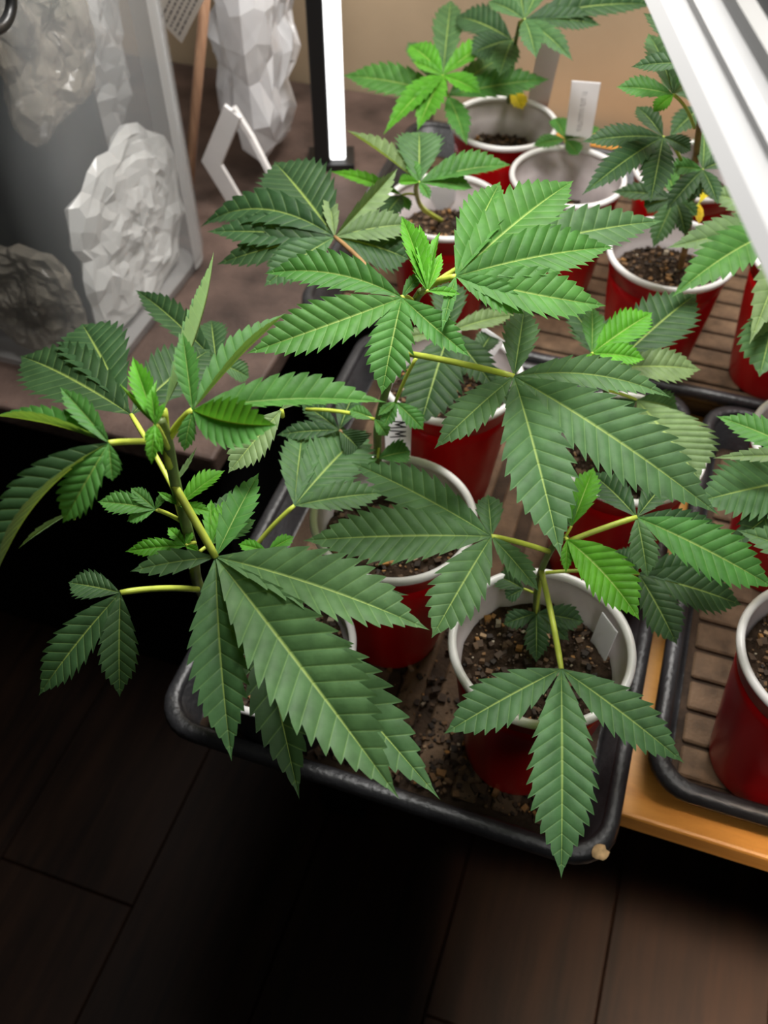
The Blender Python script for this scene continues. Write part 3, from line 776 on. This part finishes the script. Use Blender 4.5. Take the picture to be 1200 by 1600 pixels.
leaf(p10, (1085, 100, .31), (1092, 110, .29), [(985, 105, -.01, 36, dict(teeth=9)), (1004, 20, 0, 40, dict(teeth=9)), (1070, 20, .01, 40, dict(teeth=9)), (1010, -10, 0, 36, dict(teeth=9)), (1120, 40, 0, 40, dict(teeth=9)), (1040, 60, 0, 40, dict(teeth=9))], DARK, .0009)
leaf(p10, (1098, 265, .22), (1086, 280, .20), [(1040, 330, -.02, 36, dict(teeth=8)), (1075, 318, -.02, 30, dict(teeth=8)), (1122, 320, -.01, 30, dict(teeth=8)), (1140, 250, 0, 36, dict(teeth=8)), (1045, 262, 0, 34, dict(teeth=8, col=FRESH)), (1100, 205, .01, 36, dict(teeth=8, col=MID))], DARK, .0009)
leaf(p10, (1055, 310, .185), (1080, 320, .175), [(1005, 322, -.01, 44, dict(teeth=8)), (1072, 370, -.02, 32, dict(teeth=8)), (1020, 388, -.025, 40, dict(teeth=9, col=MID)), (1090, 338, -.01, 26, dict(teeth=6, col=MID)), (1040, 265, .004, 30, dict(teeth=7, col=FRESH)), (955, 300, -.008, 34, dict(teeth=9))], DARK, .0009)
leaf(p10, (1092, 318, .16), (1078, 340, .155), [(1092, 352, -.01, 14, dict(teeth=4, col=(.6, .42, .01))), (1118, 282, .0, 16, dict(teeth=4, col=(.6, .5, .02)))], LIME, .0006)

# ================= plant in cup K
bK, zK = CUPS['K']
p11 = plant('pale leaved cannabis plant at the right picture edge, back tray', Vector((bK.x, bK.y, zK)))
stem(p11, [p11.location.copy(), (1262, 372, .16), (1250, 340, .2)], .0022, .0016)
leaf(p11, (1245, 350, .21), (1250, 345, .195), [
    (1040, 388, -.01, 62, dict(fold=10, curve=.04, teeth=12)), (1048, 466, -.02, 78, dict(fold=10, curve=.06, side=.03, teeth=13, col=FRESH)),
    (1092, 298, .0, 52, dict(fold=10, teeth=10)), (1170, 540, -.03, 60, dict(teeth=10)), (1300, 470, -.02, 70, dict(teeth=10))], PALE, .0011)
leaf(p11, (1215, 470, .185), (1250, 400, .18), [(1172, 536, -.006, 40, dict(fold=14, teeth=8)), (1186, 590, -.02, 90, dict(fold=10, teeth=10, col=MID))], PALE, .0009)

# ================= plant in the right tray (cup N)
bN, zN = CUPS['N']
p12 = plant('cannabis plant reaching in from the right above the right tray', Vector((bN.x, bN.y, zN)))
stem(p12, [p12.location.copy(), (1290, 700, .16), (1270, 710, .19)], .0022, .0016)
leaf(p12, (1268, 715, .2), (1275, 708, .185), [
    (1118, 650, -.004, 52, dict(fold=10, teeth=11)), (1112, 716, -.008, 26, dict(fold=14, teeth=9, col=PALE)), (1278, 870, -.02, 70, dict(teeth=10))], FRESH, .001)
leaf(p12, (1290, 742, .18), (1280, 715, .18), [
    (1085, 785, -.006, 110, dict(fold=8, curve=.04, teeth=14)), (1148, 822, -.02, 54, dict(fold=10, teeth=10, col=DARK)), (1120, 870, -.03, 50, dict(teeth=9, col=DARK))], MID, .001)
# ================= plant in cup R, and the shaded one in cup L
bR, zR = CUPS['R']
p13 = plant('small cannabis plant in the lower right cup, mostly outside the picture', Vector((bR.x+.01, bR.y, zR)))
stem(p13, [p13.location.copy(), p13.location+Vector((.004, 0, .04)), p13.location+Vector((.006, .004, .07))], .002, .0014)
leaf(p13, (1330, 900, .18), p13.location+Vector((.006, .004, .068)), [(1150, 828, -.006, 62, dict(teeth=10)), (1400, 860, 0, 70, dict(teeth=10)), (1300, 1010, -.02, 60, dict(teeth=10))], MID, .001)
bL, zL = CUPS['L']
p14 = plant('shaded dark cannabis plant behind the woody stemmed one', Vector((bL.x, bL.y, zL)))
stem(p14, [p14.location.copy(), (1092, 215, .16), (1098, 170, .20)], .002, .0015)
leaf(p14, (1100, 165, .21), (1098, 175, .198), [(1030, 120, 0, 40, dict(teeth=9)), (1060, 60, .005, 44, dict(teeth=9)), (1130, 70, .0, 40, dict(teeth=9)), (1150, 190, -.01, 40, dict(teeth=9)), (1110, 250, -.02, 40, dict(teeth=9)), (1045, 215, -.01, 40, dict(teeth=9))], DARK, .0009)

# ------------------------------------------------------------------ tags
def label_tag(name, bottom, top, width, m, label, thick=.0007, facing=None):
    d = top-bottom; L = d.length; t = d.normalized()
    n = (facing if facing else (EYE-bottom)); n = (n - t*n.dot(t)).normalized(); b = t.cross(n)
    e = empty(name, bottom); tag(e, label, 'plant tag', 'plant tags in the cups')
    def box(nm, x0, x1, y0, y1, z0, z1, mm):
        V = [b*x + t*y + n*z for z in (z0, z1) for x, y in ((x0, y0), (x1, y0), (x1, y1), (x0, y1))]
        F = [(3, 2, 1, 0), (4, 5, 6, 7), (0, 1, 5, 4), (1, 2, 6, 5), (2, 3, 7, 6), (3, 0, 4, 7)]
        return link(nm, pydata(nm, V, F, False), e, mats=[mm])
    w = width/2
    V = [b*x + t*y + n*z for z in (-thick/2, thick/2) for x, y in ((-w*.15, 0), (w*.15, 0), (w, w*1.4), (w, L), (-w, L), (-w, w*1.4))]
    F = [(5, 4, 3, 2, 1, 0), (6, 7, 8, 9, 10, 11)] + [(i, (i+1) % 6, 6+(i+1) % 6, 6+i) for i in range(6)]
    link('tag_strip', pydata('tag_strip', V, F, False), e, mats=[m])
    return e, b, t, n, box
def strokes(e, b, t, n, segs, w, m, name='lettering'):
    V, F = [], []
    for (x0, y0, x1, y1) in segs:
        p, q = b*x0+t*y0+n*.0006, b*x1+t*y1+n*.0006; d = (q-p).normalized(); s = d.cross(n).normalized()*w/2
        o = len(V); V += [p-s-d*w*.3, q-s+d*w*.3, q+s+d*w*.3, p+s-d*w*.3]; F.append((o, o+1, o+2, o+3))
    link(name, pydata(name, V, F, False), e, mats=[m])
# tag marked MM in cup B, letters read along the tag
bt = at(622, 720, .100); tt = at(622, 640, .178)
e, b, t, n, box = label_tag('plant_tag', Vector((bt.x, bt.y, zB-.01)), tt, .0155, M['tag'], 'white tag with MM in black marker, in the middle cup')
Lg = (tt-Vector((bt.x, bt.y, zB-.01))).length
segs = []
for y0 in (Lg-.020, Lg-.034):   # an M turned sideways: strokes zigzag along the tag
    pts = [(-.0042, y0-.005), (.004, y0-.0035), (-.001, y0), (.004, y0+.0035), (-.0042, y0+.005)]
    segs += [(*pts[i], *pts[i+1]) for i in range(4)]
strokes(e, b, t, n, segs, .0019, M['marker'])
# tag in cup C
bt = at(740, 570, zC); tt = at(772, 522, .165)
e, b, t, n, box = label_tag('plant_tag', bt, tt, .016, M['tag'], 'shaded white tag with a dark marker scrawl in the cup behind')
strokes(e, b, t, n, [(-.004, .040, .003, .044), (.003, .044, -.002, .047), (-.004, .050, .004, .050), (.004, .050, .002, .055), (-.002, .033, .003, .036)], .002, M['marker'])
bt = at(738, 548, .11); tt = at(738, 506, .155)
label_tag('plant_tag', Vector((bt.x, bt.y, zC-.005)), tt, .014, M['pinktag'], 'terracotta coloured tag beside the scrawled white one')
# printed tag in cup H
bt = at(893, 285, zH-.005); tt = at(916, 128, .205)
e, b, t, n, box = label_tag('plant_tag', bt, tt, .0215, M['tag'], 'tall white tag with a column of tiny print, before the beige wall')
Lh = (tt-bt).length; segs = []; r3 = random.Random(5); y = Lh-.012
while y > Lh-.066:
    h = r3.uniform(.0010, .0017)
    if r3.random() < .88:
        segs.append((-.0016, y, .0016, y)); k = r3.random()
        if k < .5: segs.append((-.0016, y, -.0016, y-h))
        elif k < .8: segs.append((.0016, y, .0016, y-h))
    y -= h + .0007
strokes(e, b, t, n, segs, .00045, M['print'])
# clear/grey tags
bt = at(832, 200, zG-.004); tt = at(862, 60, .20)
label_tag('plant_tag', bt, tt, .019, M['tagclear'], 'grey translucent tag leaning in the cup under the wall')
label_tag('plant_tag', at(917, 1058, zA-.02), at(953, 972, .124), .015, M['tag'], 'short white tag inside the nearest red cup', facing=Vector((-1, -.3, .5)))
label_tag('plant_tag', at(690, 335, zI-.004), at(693, 292, .118), .02, M['tagclear'], 'short grey tag inside the cup behind the middle plant')

# ------------------------------------------------------------------ hanging fixture (upper right)
FZ = .418; FX = .0765
fx = empty('grow_light_fixture', (FX+.07, .04, FZ))
tag(fx, 'white enamel hanging grow light fixture crossing the upper right corner', 'light fixture')
def extrude(name, prof, y0, y1, m, par, off):
    V = [(x-off.x, y-off.y, z-off.z) for y in (y0, y1) for x, z in prof]; k = len(prof)
    F = [(i, (i+1) % k, k+(i+1) % k, k+i) for i in range(k)] + [tuple(range(k-1, -1, -1)), tuple(range(k, 2*k))]
    return link(name, pydata(name, V, F, False), par, mats=[m])
FO = fx.location; Y0, Y1 = -.33, .33
x = FX
extrude('hood', [(x, FZ), (x+.0015, FZ+.0005), (x+.010, FZ+.005), (x+.020, FZ+.010), (x+.120, FZ+.010), (x+.132, FZ+.007), (x+.1385, FZ+.0005), (x+.14, FZ), (x+.1385, FZ+.004), (x+.130, FZ+.010), (x+.122, FZ+.014), (x+.018, FZ+.014), (x+.011, FZ+.008), (x+.0025, FZ+.003)], Y0, Y1, M['enamel'], fx, FO)
extrude('side_rail', [(x+.0075, FZ+.0062), (x+.0105, FZ+.0078), (x+.0100, FZ+.0100), (x+.0072, FZ+.0088)], Y0, Y1, M['enamel'], fx, FO)
extrude('top_ridge', [(x+.0135, FZ+.010), (x+.0165, FZ+.013), (x+.0165, FZ+.0165), (x+.0130, FZ+.0150)], Y0, Y1, M['alu'], fx, FO)
extrude('ballast_housing', [(x+.0185, FZ+.0138), (x+.110, FZ+.0138), (x+.110, FZ+.030), (x+.027, FZ+.030), (x+.020, FZ+.024)], Y0+.03, Y1-.03, M['darkalu'], fx, FO)
extrude('top_ridge', [(x+.030, FZ+.030), (x+.035, FZ+.030), (x+.035, FZ+.032), (x+.030, FZ+.032)], Y0+.03, Y1-.03, M['alu'], fx, FO)
for k in range(2):
    xx = x+.045+k*.05
    link('lamp_tube', tube_me('lamp_tube', [Vector((xx, yy, FZ+.001))-FO for yy in (Y0+.03, Y1-.03)], .0075, 12), fx, mats=[M['tube']])
for yy in (-.25, .28):
    link('hanging_wire', tube_me('hanging_wire', [Vector((x+.08, yy, FZ+.030))-FO, Vector((x+.08, yy, 1.29))-FO], .0008, 6), fx, mats=[M['alu']])

# ------------------------------------------------------------------ lit vertical bar by the wall
def upart(name, me, par, m): return link(name, me, par, mats=[m])
pb = W(-.345, .868, 0)
bar = empty('light_bar', pb, 0); tag(bar, 'bright white vertical light bar with black channel by the beige wall', 'light bar')
bar.rotation_euler = (0, 0, math.radians(2))
upart('channel', box_me('channel', -.0225, -.006, -.006, .012, 0, .62, .001), bar, M['cable'])
upart('diffuser', box_me('diffuser', -.0058, .0105, -.008, .010, .012, .62, .002), bar, M['ledface'])
upart('foot', box_me('foot', -.03, .02, -.01, .03, 0, .008, .001), bar, M['cable'])

# ------------------------------------------------------------------ clear tote and bags at the left
def crumple(name, c, size, seed, m, label, cat, rz=0.0, folds=9, nr=12, ns=34):
    # a bag of thin film: puffed front and back sheets with straight creases; x is thickness, y and z the sheet
    r_ = random.Random(seed); fs = []
    for k in range(folds):
        a = r_.uniform(0, math.pi); fs.append((math.cos(a), math.sin(a), r_.uniform(1.0, 3.4), r_.random(), r_.uniform(.25, 1)))
    def crease(y, z):
        h = 0
        wy = y + .16*mnoise.noise(Vector((y*1.6, z*1.6, seed))); wz = z + .16*mnoise.noise(Vector((y*1.6, z*1.6, seed+9)))
        for cx, cz, k, p, w in fs:
            q = (wy*cx + wz*cz)*k + p; h += w*(abs(q-math.floor(q)-.5)*2-.5)/k
        return h
    V = []
    for side_ in (1, -1):
        for i in range(nr+1):
            r = (i/nr)**.8
            for k in range(ns):
                q = 2*math.pi*k/ns
                R = 1/max(abs(math.cos(q))**3+abs(math.sin(q))**3, 1e-6)**(1/3) * (.93 + .16*mnoise.noise(Vector((math.cos(q)*2.2, math.sin(q)*2.2, seed))) + .07*mnoise.noise(Vector((math.cos(q)*7, math.sin(q)*7, seed))))
                y, z = r*R*math.cos(q), r*R*math.sin(q)
                x = side_*(.42*max(0, 1-r**4)**.5 + (.30*crease(y+side_*3, z))*(1-r**6))
                j_ = 0 if i == nr else .035
                V.append((x + r_.uniform(-.06, .06)*(i < nr), y + r_.uniform(-j_, j_), z + r_.uniform(-j_, j_)) if side_ == 1 or i < nr else V[i*ns+k])
    A = np.array(V); lo, hi = A.min(0), A.max(0); A = ((A-lo)/(hi-lo)*2-1)*np.array(size)
    off = (nr+1)*ns; F = [tuple(reversed(f)) for f in grid_faces(nr+1, ns, True)] + [tuple(v+off for v in f) for f in grid_faces(nr+1, ns, True)]
    me = pydata(name, A.tolist(), F, False)
    bm = bmesh.new(); bm.from_mesh(me); bmesh.ops.triangulate(bm, faces=bm.faces[:]); bmesh.ops.remove_doubles(bm, verts=bm.verts[:], dist=1e-6); bmesh.ops.recalc_face_normals(bm, faces=bm.faces[:]); bm.to_mesh(me); bm.free()
    o = link(name, me, None, c, [m]); o.rotation_euler = (0, 0, -A0+rz); tag(o, label, cat); return o
tu0, tu1, tv0, tv1, tth = -.86, -.400, .470, .690, .50
tc_ = W((tu0+tu1)/2, (tv0+tv1)/2, 0)
tote = empty('storage_tote', tc_, -A0); tag(tote, 'clear plastic storage tote on the brown cabinet, bags inside', 'tote')
ta, tb = (tu1-tu0)/2, (tv1-tv0)/2
def tring(ins, z, r): return [(x, y, z) for x, y in rrect(-ta+ins, ta-ins, -tb+ins, tb-ins, r, 10)]
upart('tote_wall', loft('tote_wall', [tring(.012, .0, .03), tring(.004, .004, .035), tring(.0, .02, .04), tring(0, tth, .04)]), tote, M['tote'])
upart('tote_floor', loft('tote_floor', [tring(.012, .001, .03), tring(.03, .003, .03)], False, True), tote, M['toteedge'])
# thick translucent corner column where the wall bends
col = []
for q in np.linspace(-10, 100, 12):
    r = math.radians(q); col.append((ta-.04+.038*math.cos(r), tb-.04+.038*math.sin(r)))
V = [(x, y, z) for z in (.006, tth) for x, y in col]
upart('tote_corner', pydata('tote_corner', V, grid_faces(2, len(col))), tote, M['toteedge'])
upart('dark_liner', loft('dark_liner', [tring(.05, .012, .03), tring(.05, tth-.05, .03)], True, True), tote, M['slate'])
def flat_u(p): return p
# bags pressed against the clear wall
def uvof(p): return Vector((p.x*CU-p.y*SU, p.x*SU+p.y*CU, p.z))
crumple('plastic_bag', W(-.4265, .596, .080), (.017, .085, .077), 3, M['bag'], 'crumpled white plastic bag low inside the clear tote', 'plastic bag')
crumple('plastic_bag', W(-.4265, .545, .270), (.020, .055, .075), 5, M['bagbeige'], 'crumpled beige plastic bag high inside the clear tote', 'plastic bag')
crumple('plastic_bag', W(-.470, .4955, .060), (.019, .05, .055), 8, M['bagbeige'], 'small crumpled bag at the bottom front of the clear tote', 'plastic bag', math.pi/2)
crumple('plastic_bag', W(-.435, .893, .191), (.045, .130, .19), 11, M['bagclear'], 'large crumpled clear plastic bag beside the light bar', 'plastic bag', .35)
crumple('plastic_bag', W(-.60, .80, .171), (.060, .10, .17), 12, M['bag'], 'crumpled plastic bag behind the clear tote', 'plastic bag', .4)
# white angled bracket
def ribbon(name, pts, widths, th, par, m):
    P = [Vector(p) for p in pts]; V = []; n = len(P)
    nrm = (P[1]-P[0]).cross(P[2]-P[1]).normalized()
    if nrm.dot(EYE-P[1]) < 0: nrm = -nrm
    for i, p in enumerate(P):
        t0 = (P[i]-P[i-1]).normalized() if i else (P[1]-P[0]).normalized()
        t1 = (P[i+1]-P[i]).normalized() if i < n-1 else t0
        t = (t0+t1).normalized(); s = nrm.cross(t).normalized()/max(.5, t.dot(t1)); w = widths[i]/2
        for z in (0, th):
            V += [p - s*w + nrm*z, p + s*w + nrm*z]
    F = []
    for i in range(n-1):
        a = i*4; b = a+4
        F += [(a, b, b+1, a+1), (a+2, a+3, b+3, b+2), (a, a+2, b+2, b), (a+1, b+1, b+3, a+3)]
    F += [(0, 1, 3, 2), ((n-1)*4, (n-1)*4+2, (n-1)*4+3, (n-1)*4+1)]
    return link(name, pydata(name, V, F, False), par, mats=[m])
k0 = at(383, 338, .004)
br = empty('angle_bracket', k0); tag(br, 'white plastic angled bracket standing between tote and light bar', 'bracket')
ribbon('bracket_arm', [at(385, 338, .006)-k0, at(333, 252, .058)-k0, at(366, 172, .115)-k0], [.018, .019, .018], .004, br, M['white'])
ribbon('bracket_brace', [at(362, 170, .116)-k0, at(390, 215, .088)-k0, at(418, 270, .056)-k0], [.0075, .0075, .0075], .004, br, M['white'])
# wooden dowel, printed sheet, cable
d0 = at(293, 150, .0)
p0 = W(-.445, .705, .003); pt_ = on_u(320, 0, -.41); pt_ = p0 + (pt_-p0)*1.6
dw = link('wooden_dowel', tube_me('wooden_dowel', [Vector((0, 0, 0)), pt_-p0], .0048, 12), None, p0, [M['dowel']])
tag(dw, 'thin brown wooden dowel leaning behind the clear tote', 'dowel')
q0, q1, q2, q3 = on_u(284, 68, -.43), on_u(324, -10, -.395), on_u(272, -50, -.40), on_u(236, 20, -.43)
nr_ = (q1-q0).cross(q3-q0).normalized()
if nr_.dot(EYE-q0) < 0: nr_ = -nr_
sh = empty('printed_sheet', q0); tag(sh, 'white printed paper sheet sticking up behind the clear tote', 'paper')
V = [p-q0 for p in (q0, q1, q2, q3)] + [p-q0-nr_*.0006 for p in (q0, q1, q2, q3)]
link('sheet', pydata('sheet', V, [(0, 1, 2, 3), (7, 6, 5, 4), (0, 4, 5, 1), (1, 5, 6, 2), (2, 6, 7, 3), (3, 7, 4, 0)], False), sh, mats=[M['paper']])
V, F = [], []; ex, ey = (q1-q0), (q3-q0)
for li in range(5):
    y = .15 + li*.14; xx = .08
    while xx < .85:
        l = r3.uniform(.03, .10); o = len(V)
        V += [ex*xx+ey*y+nr_*.0004, ex*(xx+l)+ey*y+nr_*.0004, ex*(xx+l)+ey*(y+.045)+nr_*.0004, ex*xx+ey*(y+.045)+nr_*.0004]; F.append((o, o+1, o+2, o+3)); xx += l+.025
link('lettering', pydata('lettering', V, F, False), sh, mats=[M['print']])
# black cable loop hanging on the tote
cc = on_u(-12, 20, -.388)
pts = [on_u(-14+32*math.cos(a), 4+44*math.sin(a), -.390)-cc for a in np.linspace(-1.9, 1.9, 26)]
cb = link('power_cable', tube_me('power_cable', pts, .0035, 10), None, cc, [M['cable']]); tag(cb, 'black cable loop at the top left on the clear tote', 'cable')

# ------------------------------------------------------------------ small things
sc = at(938, 1332, TH+.0005); V = [Vector((0, 0, .0012))]; r4 = random.Random(2)
for k in range(14):
    q = 6.283*k/14; rr = .0046*r4.uniform(.8, 1.1); V.append(Vector((rr*math.cos(q), rr*math.sin(q), r4.uniform(0, .0006))))
for k in range(14): V.append(Vector((V[1+k].x, V[1+k].y, -.0003)))
F = [(0, 1+k, 1+(k+1) % 14) for k in range(14)] + [(1+k, 15+k, 15+(k+1) % 14, 1+(k+1) % 14) for k in range(14)]
tag(link('dry_scrap', pydata('dry_scrap', V, F), None, sc, [M['dry']]), 'small round tan scrap stuck on the front tray corner', 'scrap')
